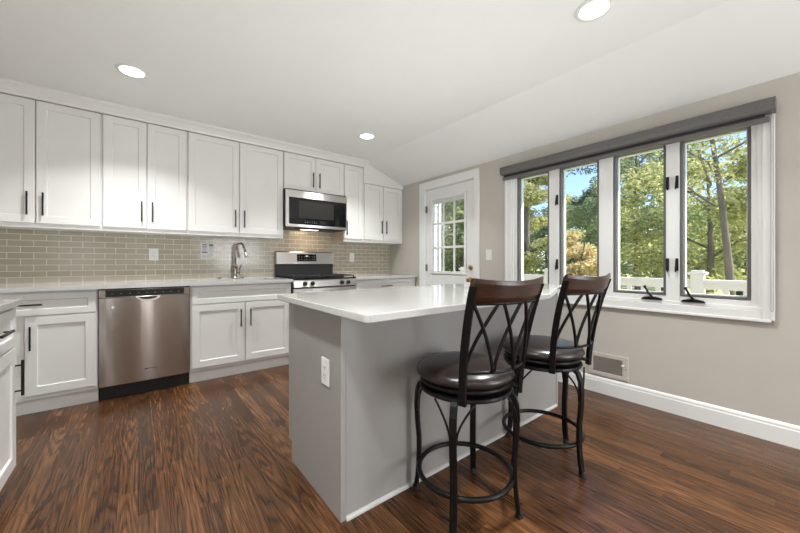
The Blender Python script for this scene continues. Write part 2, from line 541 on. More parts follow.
# white frame: casing on the wall, jambs and three mullions
b = MB()
cy0, cy1, cz0, cz1 = 0.168, 2.048, 0.722, 2.062
b.box(XR - 0.02, XR - 0.0005, cy0, 0.222, cz0, cz1).box(XR - 0.02, XR - 0.0005, 1.975, cy1, cz0, cz1)
b.box(XR - 0.02, XR - 0.0005, 0.222, 1.975, cz0, 0.79).box(XR - 0.02, XR - 0.0005, 0.222, 1.975, 1.995, cz1)
b.box(XR - 0.026, XR - 0.0005, cy0 + 0.0, 0.186, cz0, cz1).box(XR - 0.026, XR - 0.0005, cy1 - 0.018, cy1, cz0, cz1).box(XR - 0.026, XR - 0.0005, cy0, cy1, cz0, cz0 + 0.018)
tag(b.build('trim_1', M['trim'], bevel=0.003), kind='structure')
b = MB()
edges = [WY0 + 0.001] + [v for s in sorted(sashes) for v in s] + [WY1 - 0.001]
for i in range(0, len(edges), 2):
    y0, y1 = edges[i], edges[i + 1]
    b.box(XR + 0.012, XO - 0.002, y0, y1, WZ0 + 0.001, WZ1 - 0.001)
for s in sashes:
    b.box(XR + 0.012, XO - 0.002, s[0], s[1], WZ0 + 0.001, SZ0).box(XR + 0.012, XO - 0.002, s[0], s[1], SZ1, WZ1 - 0.001)
b.box(XR - 0.005, XR + 0.012, WY0 + 0.001, WY1 - 0.001, WZ0 + 0.001, 0.812)
b.box(XR - 0.005, XR + 0.012, WY0 + 0.001, 0.245, 0.812, WZ1 - 0.001).box(XR - 0.005, XR + 0.012, 1.960, WY1 - 0.001, 0.812, WZ1 - 0.001)
tag(b.build('trim_2', M['trim'], bevel=0.003), kind='structure')

for i, (y0, y1) in enumerate(sashes):
    w = thing('window_%d' % (i + 1), (XS, (y0 + y1) / 2, SZ0), kind='structure')
    e = 0.0015
    def ring(a, x0, x1, t):
        bb = MB()
        bb.box(x0, x1, y0 + a, y0 + a + t, SZ0 + a, SZ1 - a).box(x0, x1, y1 - a - t, y1 - a, SZ0 + a, SZ1 - a)
        bb.box(x0, x1, y0 + a + t, y1 - a - t, SZ0 + a, SZ0 + a + t).box(x0, x1, y0 + a + t, y1 - a - t, SZ1 - a - t, SZ1 - a)
        return bb
    ring(e, XS - 0.022, XS + 0.018, 0.0155).build('sash', M['bronze'], w, bevel=0.002)
    ring(0.011, XS + 0.019, XS + 0.060, 0.013).build('sash_stop', M['trim'], w, bevel=0.002)
    MB().box(XS - 0.003, XS + 0.003, y0 + 0.0155, y1 - 0.0155, SZ0 + 0.0155, SZ1 - 0.0155).build('pane', M['glass'], w)
    side = {1: y1, 2: y0, 3: y1}.get(i)
    if side is not None:
        for zz in (1.67, 1.075):
            sg = -1 if side == y0 else 1
            bb = MB()
            bb.box(XR - 0.004, XR + 0.0115, side + sg * 0.004, side + sg * 0.020, zz - 0.045, zz + 0.045)
            bb.tube([(XR - 0.010, side + sg * 0.012, zz + 0.03), (XR - 0.022, side + sg * 0.014, zz - 0.02), (XR - 0.018, side + sg * 0.016, zz - 0.055)], 0.005, 8)
            bb.build('latch', M['black'], w, bevel=0.002)
    if i in (2, 3):
        yc = y0 + (0.115 if i == 2 else 0.245)
        yc = {2: 0.785, 3: 0.548}[i]
        bb = MB()
        bb.prism([(yc - 0.065, 0.8125), (yc + 0.065, 0.8125), (yc + 0.055, 0.826), (yc + 0.02, 0.834), (yc - 0.02, 0.834), (yc - 0.055, 0.826)], XR - 0.022, XR + 0.011, 'x')
        bb.tube([(XR - 0.018, yc - 0.005, 0.832), (XR - 0.040, yc + 0.012, 0.862), (XR - 0.046, yc + 0.030, 0.905)], [0.010, 0.008, 0.007], 8)
        bb.tube([(XR - 0.046, yc + 0.030, 0.900), (XR - 0.047, yc + 0.034, 0.918)], 0.010, 8)
        bb.build('crank', M['black'], w, bevel=0.002)

# roller blind above the windows
rb = thing('roller_blind', (2.98, 1.10, 1.95), 'rolled-up charcoal roller blind with rounded cassette across the top of the windows', 'blind')
bx = 3.0135
prof = [(bx, 1.990), (bx, 2.074), (bx - 0.060, 2.074), (bx - 0.074, 2.066), (bx - 0.078, 2.045), (bx - 0.076, 2.020), (bx - 0.066, 2.000), (bx - 0.050, 1.990)]
MB().prism(prof, 0.168, 2.050, 'y').build('cassette', M['blind'], rb, bevel=0.003)
for ya_ in (0.162, 2.050): MB().prism(prof, ya_, ya_ + 0.006, 'y').build('end_cap', M['bronze'], rb)
MB().box(bx - 0.040, bx - 0.034, 0.205, 2.030, 1.955, 1.990).build('shade_cloth', M['dark'], rb)
MB().prism([(bx - 0.052, 1.938), (bx - 0.022, 1.938), (bx - 0.022, 1.962), (bx - 0.030, 1.970), (bx - 0.046, 1.970), (bx - 0.052, 1.962)], 0.188, 2.040, 'y').build('bottom_bar', M['blind'], rb, bevel=0.002)
bb = MB()
for yy in (0.174, 0.183):
    bb.tube([(bx - 0.028, yy, 1.995), (bx - 0.024, yy, 0.80)], 0.0016, 6)
bb.tube([(bx - 0.024, 0.174, 0.80), (bx - 0.024, 0.1785, 0.792), (bx - 0.024, 0.183, 0.80)], 0.0016, 6)
bb.build('pull_chain', M['nickel'], rb)

# ------------------------------------------------------------------ door to the deck
d = thing('door_1', (XR + 0.04, 2.88, 0.0), kind='structure')
b = MB()
gx0, gx1 = XR + 0.020, XR + 0.064
gy0, gy1, gz0, gz1 = 2.628, 3.178, 0.975, 1.905
dy0, dy1 = DY0 + 0.012, DY1 - 0.012
b.box(gx0, gx1, dy0, gy0, 0.006, DZ - 0.014).box(gx0, gx1, gy1, dy1, 0.006, DZ - 0.014)
b.box(gx0, gx1, gy0, gy1, 0.006, gz0).box(gx0, gx1, gy0, gy1, gz1, DZ - 0.014)
leafd = b.build('door_leaf', M['trim'], d, bevel=0.002)
b = MB()
t = 0.032
b.box(gx0 - 0.012, gx0 - 0.0003, gy0 - t, gy0 + 0.004, gz0 - t, gz1 + t).box(gx0 - 0.012, gx0 - 0.0003, gy1 - 0.004, gy1 + t, gz0 - t, gz1 + t)
b.box(gx0 - 0.012, gx0 - 0.0003, gy0 + 0.004, gy1 - 0.004, gz0 - t, gz0 + 0.004).box(gx0 - 0.012, gx0 - 0.0003, gy0 + 0.004, gy1 - 0.004, gz1 - 0.004, gz1 + t)
b.build('lite_frame', M['trim'], d, bevel=0.004)
MB().box(XR + 0.046, XR + 0.050, gy0 + 0.001, gy1 - 0.001, gz0 + 0.001, gz1 - 0.001).build('pane', M['glass'], d)
b = MB()
for k in (1, 2):
    yy = gy0 + (gy1 - gy0) * k / 3; zz = gz0 + (gz1 - gz0) * k / 3
    b.box(XR + 0.032, XR + 0.044, yy - 0.014, yy + 0.014, gz0 + 0.001, gz1 - 0.001)
    b.box(XR + 0.0325, XR + 0.0435, gy0 + 0.001, gy1 - 0.001, zz - 0.014, zz + 0.014)
b.build('muntin_grid', M['trim'], d, bevel=0.002)
b = MB()
for k in range(7):                                 # mini blind gathered at the top of the glass
    b.box(XR + 0.023, XR + 0.031, gy0 + 0.006, gy1 - 0.006, gz1 - 0.052 + k * 0.007, gz1 - 0.0475 + k * 0.007)
b.build('gathered_blind', M['trim'], d)
ky = 2.535
for zz, nm in ((0.885, 'knob'), (1.03, 'deadbolt')):
    bb = MB()
    if nm == 'knob':
        bb.lathe([(0.030, 0.0), (0.032, -0.004), (0.014, -0.008), (0.011, -0.022), (0.020, -0.030), (0.027, -0.044), (0.024, -0.056), (0.010, -0.062)], (gx0 - 0.0005, ky, zz), 24, 'x')
    else:
        bb.lathe([(0.030, 0.0), (0.031, -0.006), (0.022, -0.014), (0.008, -0.016)], (gx0 - 0.0005, ky, zz), 24, 'x')
        bb.box(gx0 - 0.034, gx0 - 0.014, ky - 0.004, ky + 0.004, zz - 0.018, zz + 0.018)
    bb.build(nm, M['brass'], d, smooth=False, bevel=0.001)
for zz in (0.22, 1.02, 1.80):
    MB().lathe([(0.006, -0.045), (0.006, 0.045)], (XR - 0.006 + 0.012, DY1 - 0.012, zz), 10).box(XR + 0.010, XR + 0.019, DY1 - 0.030, DY1 - 0.012, zz - 0.045, zz + 0.045).build('hinge', M['hinge'], d)
b = MB()
b.box(XR - 0.018, XR - 0.0005, 2.388, 2.462, 0, 2.163).box(XR - 0.018, XR - 0.0005, 3.298, 3.402, 0, 2.163).box(XR - 0.018, XR - 0.0005, 2.462, 3.298, 2.062, 2.163)
b.box(XR - 0.0005, XO - 0.002, DY0 + 0.001, DY0 + 0.010, 0.001, DZ - 0.001).box(XR - 0.0005, XO - 0.002, DY1 - 0.010, DY1 - 0.001, 0.001, DZ - 0.001)
b.box(XR - 0.0005, XO - 0.002, DY0 + 0.010, DY1 - 0.010, DZ - 0.012, DZ - 0.001)
tag(b.build('trim_3', M['trim'], bevel=0.004), kind='structure')

# ------------------------------------------------------------------ back wall: tile, crown
tag(MB().box(XL + 0.001, XR - 0.001, YB - 0.011, YB - 0.0005, 0.86, 1.62).build('wall_tile', M['tile']), kind='structure')
cr = MB()
prof = [(3.772, 2.353), (3.752, 2.353), (3.748, 2.372), (3.728, 2.400), (3.702, 2.422), (3.700, 2.4395), (3.772, 2.4395)]
n = len(prof)
vs = [(XL + 0.001, y, z) for y, z in prof] + [(2.352 + (3.772 - y), y, z) for y, z in prof]
fs = [tuple(range(n))[::-1], tuple(range(n, 2 * n))] + [(i, (i + 1) % n, n + (i + 1) % n, n + i) for i in range(n)]
cr.add(vs, fs)
tag(cr.build('trim_4', M['cab']), kind='structure')

# ------------------------------------------------------------------ cabinets
def shaker(mb, a0, a1, b0, b1, fr=0.057, rec=0.009, th=0.019):
    """shaker front in local (a = across, b = up, c = outward; c = 0 is the back)"""
    A = [a0, a0 + fr, a1 - fr, a1]; B = [b0, b0 + fr, b1 - fr, b1]
    i = 0.003
    vs = [(a0, b0, th), (a1, b0, th), (a1, b1, th), (a0, b1, th),
          (A[1], B[1], th), (A[2], B[1], th), (A[2], B[2], th), (A[1], B[2], th),
          (A[1] + i, B[1] + i, th - rec), (A[2] - i, B[1] + i, th - rec), (A[2] - i, B[2] - i, th - rec), (A[1] + i, B[2] - i, th - rec),
          (a0, b0, 0), (a1, b0, 0), (a1, b1, 0), (a0, b1, 0)]
    fs = []
    for k in range(4):
        l = (k + 1) % 4
        fs += [(k, l, 4 + l, 4 + k), (4 + k, 4 + l, 8 + l, 8 + k), (12 + k, 12 + l, l, k)]
    fs += [(8, 9, 10, 11), (15, 14, 13, 12)]
    mb.add(vs, fs)


def front(parent, name, fn, a0, a1, b0, b1, pull=None, fr=0.057, mat='cab', plen=0.17):
    mb = MB(fn); shaker(mb, a0, a1, b0, b1, fr)
    dr = mb.build(name, M[mat], parent, bevel=0.0015)
    if pull:
        pa, pb, vert = pull
        h = MB(fn); L = plen / 2; c0, c1 = 0.0195, 0.050
        if vert:
            h.box(pa - 0.005, pa + 0.005, pb - L, pb + L, c1 - 0.010, c1)
            for q in (-L * 0.72, L * 0.72): h.box(pa - 0.0035, pa + 0.0035, pb + q - 0.0035, pb + q + 0.0035, c0, c1 - 0.010)
        else:
            h.box(pa - L, pa + L, pb - 0.005, pb + 0.005, c1 - 0.010, c1)
            for q in (-L * 0.72, L * 0.72): h.box(pa + q - 0.0035, pa + q + 0.0035, pb - 0.0035, pb + 0.0035, c0, c1 - 0.010)
        h.build('handle', M['black'], dr, bevel=0.001)
    return dr


UY, BYF = 3.79, 3.50
def fU(a, b, c): return (a, UY - c, b)               # wall cabinet fronts face the room (-Y)
def fB(a, b, c): return (a, BYF - c, b)


def upper(label, x0, x1, z0, z1, doors, light_rail=True, mat='cab'):
    t = thing('wall_cabinet', ((x0 + x1) / 2, 3.94, z0), label, 'cabinet', 'white wall cabinets')
    b = MB().box(x0 + 0.0005, x1 - 0.0005, UY + 0.0005, YB - 0.012, z0, z1)
    b.build('carcass', M[mat], t, bevel=0.001)
    for (a0, a1, b0, b1, hp) in doors:
        front(t, 'door', fU, a0, a1, b0, b1, hp, plen=0.18)
    return t


HZ = 1.545
upper('white two-door wall cabinet at the far left of the row', -1.000, -0.243, 1.362, 2.352,
      [(-0.990, -0.6275, 1.397, 2.349, (-0.667, HZ, True)), (-0.6205, -0.2535, 1.397, 2.349, (-0.582, HZ, True))])
upper('white two-door wall cabinet above the dishwasher, with white outlet below it', -0.243, 0.373, 1.362, 2.352,
      [(-0.2325, 0.0605, 1.397, 2.349, (0.026, HZ, True)), (0.0675, 0.3635, 1.397, 2.349, (0.103, HZ, True))])
upper('white two-door wall cabinet above the sink and faucet', 0.373, 1.2965, 1.362, 2.352,
      [(0.3825, 0.8315, 1.397, 2.349, (0.793, HZ, True)), (0.8385, 1.2905, 1.397, 2.349, (0.880, HZ, True))])
upper('short white two-door wall cabinet directly above the microwave', 1.2985, 2.0675, 1.931, 2.352,
      [(1.3025, 1.682, 1.937, 2.349, (1.645, 2.075, True)), (1.688, 2.0635, 1.937, 2.349, (1.727, 2.075, True))])
t = upper('narrow white single-door wall cabinet right of the microwave', 2.0685, 2.3615, 1.362, 2.352,
          [(2.0735, 2.3455, 1.397, 2.349, (2.100, HZ - 0.015, True))])
MB().box(2.0655, 2.0684, UY + 0.003, YB - 0.0125, 1.362, 1.930).build('side_panel', M['maple'], t)
upper('lower-topped white two-door wall cabinet at the right end of the row', 2.3635, 3.037, 1.362, 2.150,
      [(2.3755, 2.6805, 1.397, 2.143, (2.648, HZ + 0.03, True)), (2.6875, 2.990, 1.397, 2.143, (2.725, HZ + 0.03, True))])
# white panel between that cabinet and the sloped ceiling
b = MB().prism([(2.3625, 2.1515), (XR - 0.001, 2.1515), (XR - 0.001, ZR - 0.001), (XK, ZC - 0.001), (2.3625, ZC - 0.001)], UY - 0.016, YB - 0.012, 'y')
tag(b.build('trim_5', M['cab']), kind='structure')

def base_cab(name, label, x0, x1, fronts, hollow=False):
    t = thing(name, ((x0 + x1) / 2, 3.80, 0), label, 'cabinet', 'white base cabinets on the back wall')
    b = MB()
    y0, y1 = BYF + 0.0005, YB - 0.012
    if hollow:
        b.box(x0, x0 + 0.018, y0, y1, 0.105, 0.8835).box(x1 - 0.018, x1, y0, y1, 0.105, 0.8835)
        b.box(x0 + 0.018, x1 - 0.018, y0, y1, 0.105, 0.123).box(x0 + 0.018, x1 - 0.018, y1 - 0.012, y1, 0.123, 0.8835)
        b.box(x0 + 0.018, x1 - 0.018, y0, y0 + 0.018, 0.123, 0.8835)
    else:
        b.box(x0, x1, y0, y1, 0.105, 0.8835)
    b.build('carcass', M['cab'], t, bevel=0.001)
    MB().box(x0, x1, 3.530, 3.546, 0.0, 0.1045).build('toe_kick', M['cab'], t)
    for nm, a0, a1, b0, b1, hp, fr in fronts:
        front(t, nm, fB, a0, a1, b0, b1, hp, fr)
    return t


base_cab('base_cabinet', 'white base cabinet with wide drawer over one door, left of dishwasher', -1.000, -0.2465,
         [('drawer_front', -0.985, -0.2565, 0.709, 0.866, (-0.625, 0.788, False), 0.045),
          ('door', -0.6285, -0.2565, 0.138, 0.700, (-0.600, 0.550, True), 0.060)])
base_cab('base_cabinet', 'white sink base cabinet with two doors between dishwasher and range', 0.3645, 1.2825,
         [('drawer_front', 0.379, 1.268, 0.712, 0.868, None, 0.045),
          ('door', 0.379, 0.8185, 0.135, 0.702, (0.780, 0.557, True), 0.060), ('door', 0.8255, 1.268, 0.135, 0.702, (0.868, 0.557, True), 0.060)], hollow=True)
base_cab('base_cabinet', 'white base cabinet with drawers in the corner right of range', 2.0605, 3.036,
         [('drawer_front', 2.075, 2.965, 0.712, 0.868, (2.52, 0.79, False), 0.045),
          ('door', 2.075, 2.517, 0.135, 0.702, (2.48, 0.595, True), 0.060), ('door', 2.523, 2.965, 0.135, 0.702, (2.56, 0.595, True), 0.060)])

# near-left run, fronts face +X
LX = -0.4816
def fL(a, b, c): return (LX + c, a, b)
def left_cab(label, y0, y1, fronts):
    t = thing('base_cabinet', (-0.75, (y0 + y1) / 2, 0), label, 'cabinet', 'white base cabinets at the left edge')
    MB().box(XL + 0.002, LX - 0.0005, y0, y1, 0.105, 0.8835).build('carcass', M['cab'], t, bevel=0.001)
    MB().box(-0.575, -0.560, y0, y1, 0, 0.1045).build('toe_kick', M['cab'], t)
    for nm, a0, a1, b0, b1, hp, fr in fronts:
        front(t, nm, fL, a0, a1, b0, b1, hp, fr)
left_cab('white base cabinet at left edge, nearest the camera, drawer over door', 1.880, 2.415,
         [('drawer_front', 1.888, 2.410, 0.690, 0.868, (2.150, 0.785, False), 0.045), ('door', 1.888, 2.410, 0.110, 0.680, (2.384, 0.535, True), 0.060)])
left_cab('white base cabinet outside the left edge, beside the camera', 1.344, 1.879,
         [('drawer_front', 1.352, 1.873, 0.690, 0.868, (1.612, 0.785, False), 0.045), ('door', 1.352, 1.873, 0.110, 0.680, (1.845, 0.535, True), 0.060)])
o = MB().box(XL + 0.002, -0.444, 1.33, 2.428, 0.884, 0.914).build('countertop', M['quartz'], bevel=0.003)
tag(o, 'white quartz countertop corner at the left edge, on the near cabinets', 'countertop')

# back countertops
b = MB()
sx0, sx1, sy0, sy1 = 0.515, 1.135, 3.575, 3.965
cy0, cy1 = 3.452, YB - 0.0115
b.box(XL + 0.002, sx0, cy0, cy1, 0.884, 0.914).box(sx1, 1.286, cy0, cy1, 0.884, 0.914)
b.box(sx0, sx1, cy0, sy0, 0.884, 0.914).box(sx0, sx1, sy1, cy1, 0.884, 0.914)
o = b.build('countertop', M['quartz'])
tag(o, 'long white quartz countertop along back wall over the dishwasher and sink cabinet', 'countertop')
o = MB().box(2.057, 3.037, cy0, cy1, 0.884, 0.914).build('countertop', M['quartz'], bevel=0.002)
tag(o, 'short white quartz countertop in the corner right of the range', 'countertop')

# sink: open steel basin under the cut-out
sk = MB()
a0, a1, c0, c1 = sx0 - 0.008, sx1 + 0.008, sy0 - 0.008, sy1 + 0.008
sk.box(a0, a0 + 0.004, c0, c1, 0.66, 0.8832).box(a1 - 0.004, a1, c0, c1, 0.66, 0.8832)
sk.box(a0 + 0.004, a1 - 0.004, c0, c0 + 0.004, 0.66, 0.8832).box(a0 + 0.004, a1 - 0.004, c1 - 0.004, c1, 0.66, 0.8832).box(a0 + 0.004, a1 - 0.004, c0 + 0.004, c1 - 0.004, 0.66, 0.664)
sink = thing('sink', ((a0 + a1) / 2, (c0 + c1) / 2, 0.66), 'stainless undermount sink basin set in the back countertop below the faucet', 'sink')
sk.build('basin', M['steel2'], sink)
MB().lathe([(0.045, 0.0), (0.045, 0.003), (0.03, 0.004)], (0.825, 3.77, 0.6645), 20).build('drain', M['nickel'], sink)

# faucet
fx, fy = 0.845, 4.025
fa = thing('faucet', (fx, fy, 0.914), 'brushed nickel gooseneck pull-down faucet behind the sink', 'faucet')
b = MB().lathe([(0.030, 0.0), (0.030, 0.005), (0.024, 0.010), (0.021, 0.06), (0.022, 0.10), (0.017, 0.125)], (fx, fy, 0.9145), 20)
b.lathe([(0.045, 0.0005), (0.045, 0.003)], (fx, fy, 0.9145), 24)
b.build('faucet_body', M['nickel'], fa, smooth=True)
FD = (math.sin(math.radians(38)), -math.cos(math.radians(38)))
pts = [(fx, fy, 1.03), (fx, fy, 1.18)]
for k in range(1, 11):
    q = math.pi * k / 11
    ra = 0.066 - 0.066 * math.cos(q)
    pts.append((fx + ra * FD[0], fy + ra * FD[1], 1.185 + 0.115 * math.sin(q)))
MB().tube(pts, [0.0115] * len(pts), 12).build('spout', M['nickel'], fa, smooth=True)
pz = Vector(pts[-1])
MB().tube([pz, pz + Vector((0.0037, -0.0047, -0.020)), pz + Vector((0.0074, -0.0095, -0.050)), pz + Vector((0.0086, -0.0110, -0.068))], [0.012, 0.014, 0.018, 0.020], 14).build('spray_head', M['steel2'], fa, smooth=True)
MB().lathe([(0.016, -0.030), (0.018, -0.026), (0.018, -0.004), (0.014, 0.0)], (fx + 0.050, fy, 0.985), 14, 'x').tube([(fx + 0.04, fy, 0.992), (fx + 0.052, fy - 0.015, 1.04), (fx + 0.056, fy - 0.022, 1.065)], [0.006, 0.006, 0.008], 8).build('lever_handle', M['nickel'], fa, smooth=True)
for k, (xx, nm) in enumerate(((0.690, 'air_gap_cap'), (0.930, 'soap_dispenser_cap'))):
    o = MB().lathe([(0.017, 0.0), (0.017, 0.008), (0.010, 0.012), (0.004, 0.013)], (xx, 4.03, 0.9145), 16).build(nm, M['nickel'])
    tag(o, ['small round nickel deck cap on the countertop left of the faucet', 'small round nickel deck cap on the countertop right of the faucet'][k], 'deck cap')

# ------------------------------------------------------------------ dishwasher
dw = thing('dishwasher', (0.06, 3.80, 0), 'stainless steel dishwasher with black toe kick under the back counter', 'dishwasher')
x0, x1 = -0.2425, 0.3605
MB().box(x0, x1, 3.505, 4.08, 0.105, 0.878).build('tub_body', M['dark'], dw)
b = MB()
nseg = 14                                            # gently bowed door skin
pl = []
for k in range(nseg + 1):
    s = k / nseg
    pl.append((x0 + 0.002 + s * (x1 - x0 - 0.004), 3.476 - 0.006 * (1 - (2 * s - 1) ** 2)))
poly = pl + [(x1 - 0.002, 3.5045), (x0 + 0.002, 3.5045)]
b.prism(poly, 0.112, 0.808)
px0, px1 = x0 + 0.235, x0 + 0.385
dd = b.build('door', M['steel'], dw, bevel=0.002)
b = MB().box(x0 + 0.002, x1 - 0.002, 3.470, 3.5045, 0.8095, 0.816)
b.box(x0 + 0.002, x0 + 0.042, 3.474, 3.5045, 0.816, 0.872).box(x1 - 0.042, x1 - 0.002, 3.474, 3.5045, 0.816, 0.872).box(x0 + 0.042, x1 - 0.042, 3.474, 3.5045, 0.868, 0.872)
b.build('control_fascia', M['steel'], dw, bevel=0.001)
cp = MB().box(x0 + 0.043, x1 - 0.043, 3.480, 3.5045, 0.8165, 0.8675).build('control_panel', M['dark'], dw)
for k in range(9):
    MB().box(x0 + 0.075 + k * 0.055, x0 + 0.088 + k * 0.055, 3.4792, 3.4798, 0.838, 0.842).build('button', M['inkg'], cp)
b = MB()
hx = (px0 + px1) / 2
nq = 16
vs_o = [(hx + 0.082 * math.cos(math.pi + math.pi * k / nq), 0.812 + 0.040 * math.sin(math.pi + math.pi * k / nq)) for k in range(nq + 1)]
b.prism(vs_o, 3.462, 3.4695, 'y')
hp = b.build('pocket_handle', M['steel2'], dw, bevel=0.002)
vs_i = [(hx + 0.060 * math.cos(math.pi + math.pi * k / nq), 0.8095 + 0.022 * math.sin(math.pi + math.pi * k / nq)) for k in range(nq + 1)]
MB().prism(vs_i, 3.4600, 3.4618, 'y').build('pocket_recess', M['dark'], hp)
b = MB()
for k, wd in enumerate((0.016, 0.006, 0.005, 0.006, 0.005, 0.006, 0.006, 0.006, 0.003)):
    xx = 0.043 + 0.0082 * k + (0.010 if k else 0)
    b.box(xx, xx + wd, 3.4685, 3.4695, 0.206, 0.213 if k else 0.215)
b.build('badge', M['ink'], dd)
MB().lathe([(0.009, 0), (0.009, -0.0008)], (-0.157, 3.4715, 0.735), 14, 'y').box(-0.159, -0.155, 3.4698, 3.4706, 0.722, 0.748).build('round_emblem', M['plate'], dd)
MB().box(x0 + 0.002, x1 - 0.002, 3.535, 3.55, 0.0, 0.1045).build('toe_kick', M['dark'], dw)

# ------------------------------------------------------------------ range
rg = thing('gas_range', (1.671, 3.76, 0), 'freestanding stainless gas range with black grates below the microwave', 'range')
x0, x1 = 1.2905, 2.0525
MB().box(x0, x1, 3.480, 4.080, 0.03, 0.900).build('oven_body', M['dark'], rg)
cpan = MB().prism([(3.4795, 0.822), (3.440, 0.822), (3.452, 0.902), (3.4795, 0.902)], x0 + 0.001, x1 - 0.001, 'x').build('control_panel', M['steel2'], rg, bevel=0.002)
for xx in (1.415, 1.500, 1.858, 1.940):
    kn = MB().lathe([(0.024, 0.0), (0.024, -0.006), (0.019, -0.010), (0.017, -0.030), (0.012, -0.033)], (xx, 3.4445, 0.862), 20, 'y')
    kn.box(xx - 0.005, xx + 0.005, 3.402, 3.414, 0.845, 0.879)
    kn.build('knob', M['dark'], rg, bevel=0.001)
od = MB().box(x0 + 0.002, x1 - 0.002, 3.446, 3.4795, 0.195, 0.808).build('oven_door', M['steel2'], rg, bevel=0.003)
MB().box(x0 + 0.10, x1 - 0.10, 3.4435, 3.4455, 0.33, 0.70).build('door_window', M['bglass'], od)
MB().tube([(x0 + 0.05, 3.405, 0.765), (x1 - 0.05, 3.405, 0.765)], 0.011, 12).box(x0 + 0.07, x0 + 0.09, 3.405, 3.446, 0.757, 0.773).box(x1 - 0.09, x1 - 0.07, 3.405, 3.446, 0.757, 0.773).build('handle', M['steel2'], od, smooth=False)
MB().box(x0 + 0.002, x1 - 0.002, 3.450, 3.4795, 0.05, 0.185).build('storage_drawer', M['steel2'], rg, bevel=0.003)
MB().box(x0 - 0.0, x1 + 0.0, 3.446, 4.028, 0.9015, 0.917).build('cooktop', M['bglass'], rg, bevel=0.003)
for k in range(3):                                   # three cast iron grates
    gxa = x0 + 0.018 + k * 0.246; gxb = gxa + 0.236
    g = MB(); ya, yb_ = 3.480, 4.005; zt = 0.944
    for xx in (gxa, gxb): g.box(xx - 0.005, xx + 0.005, ya, yb_, zt - 0.012, zt)
    for yy in (ya, (ya + yb_) / 2, yb_): g.box(gxa + 0.005, gxb - 0.005, yy - 0.005, yy + 0.005, zt - 0.012, zt)
    for yy in (ya + 0.13, yb_ - 0.13):
        g.box(gxa + 0.005, gxb - 0.005, yy - 0.004, yy + 0.004, zt - 0.010, zt + 0.002)
    g.box((gxa + gxb) / 2 - 0.004, (gxa + gxb) / 2 + 0.004, ya, yb_, zt - 0.010, zt + 0.002)
    for xx in (gxa, gxb):
        for yy in (ya, (ya + yb_) / 2, yb_): g.box(xx - 0.007, xx + 0.007, yy - 0.007, yy + 0.007, 0.9172, zt - 0.012)
    g.build('grate', M['iron_cast'], rg, bevel=0.0015)
for xx in (x0 + 0.135, x0 + 0.381, x0 + 0.627):
    for yy in (3.61, 3.875):
        MB().lathe([(0.046, 0), (0.046, 0.006), (0.030, 0.008), (0.030, 0.013), (0.026, 0.015)], (xx, yy, 0.9172), 20).build('burner', M['iron_cast'], rg)
MB().box(x0 + 0.006, x1 - 0.004, 4.045, 4.080, 0.9005, 1.070).build('backguard_riser', M['dark'], rg)
bg = MB().prism([(4.080, 1.0705), (4.080, 1.228), (4.030, 1.228), (4.018, 1.215), (4.012, 1.0705)], x0 + 0.006, x1 - 0.004, 'x').build('backguard', M['steel2'], rg, bevel=0.004)
bmap = lambda yoff, z: 4.012 + (z - 1.0705) * (0.006 / 0.1445) - yoff
dp = MB().prism([(bmap(0.0005, 1.105), 1.105), (bmap(0.0025, 1.105), 1.105), (bmap(0.0025, 1.195), 1.195), (bmap(0.0005, 1.195), 1.195)], 1.545, 1.800, 'x').build('display', M['bglass'], bg)
b = MB()
for r_, zz in enumerate((1.128, 1.160)):
    for k in range(7):
        if r_ == 1 and k == 3: continue
        xx = 1.565 + k * 0.034
        MB().box(xx, xx + 0.014, bmap(0.0034, zz), bmap(0.0027, zz), zz - 0.003, zz + 0.003).build('button', M['inkg'], dp)
MB().box(1.655, 1.690, bmap(0.0034, 1.170), bmap(0.0027, 1.170), 1.162, 1.178).build('clock_digits', M['plate'], dp)

# ------------------------------------------------------------------ microwave
mw = thing('microwave', (1.68, 3.9, 1.49), 'stainless over-the-range microwave with black glass door', 'microwave')
x0, x1, z0, z1 = 1.3005, 2.0640, 1.492, 1.9285
MB().box(x0, x1, 3.716, YB - 0.0125, z0, z1).build('housing', M['dark'], mw, bevel=0.002)
b = MB()
ya, yb_ = 3.690, 3.7155
b.box(x0 - 0.006, x1 - 0.002, ya, yb_, 1.832, 1.912).box(x0 - 0.006, x1 - 0.002, ya, yb_, 1.497, 1.527).box(x0 - 0.006, x0 + 0.028, ya, yb_, 1.527, 1.832).box(x1 - 0.012, x1 - 0.002, ya, yb_, 1.527, 1.832)
dr = b.build('door_frame', M['steel2'], mw, bevel=0.001)
gl = MB().box(x0 + 0.028, x1 - 0.012, ya + 0.003, yb_, 1.527, 1.832).build('door_glass', M['bglass'], mw)
MB().box(x0 + 0.145, x0 + 0.580, ya + 0.0012, ya + 0.0028, 1.602, 1.800).build('viewing_window', M['mwwin'], gl)
b = MB()
for k in range(9):
    xx = x0 + 0.215 + k * 0.028
    if 5 < k < 10: continue
    MB().box(xx, xx + 0.012, ya + 0.0012, ya + 0.0028, 1.552, 1.556).build('touch_key', M['inkg'], gl)
    MB().box(xx, xx + 0.009, ya + 0.0012, ya + 0.0028, 1.570, 1.573).build('touch_key', M['inkg'], gl)
MB().box(x0 + 0.395, x0 + 0.475, ya + 0.0012, ya + 0.0028, 1.545, 1.582).build('clock_display', M['mwwin'], gl)
MB().box(1.655, 1.70, ya - 0.001, ya - 0.0002, 1.868, 1.876).build('badge', M['ink'], dr)
MB().box(x0 + 0.14, x1 - 0.14, 3.74, 3.83, z0 - 0.006, z0 - 0.0005).build('vent_grille', M['iron_cast'], mw)
tl = MB().box(x0 + 0.25, x0 + 0.46, 3.86, 3.93, z0 - 0.005, z0 - 0.0005).build('task_light', M['tasklens'], mw)
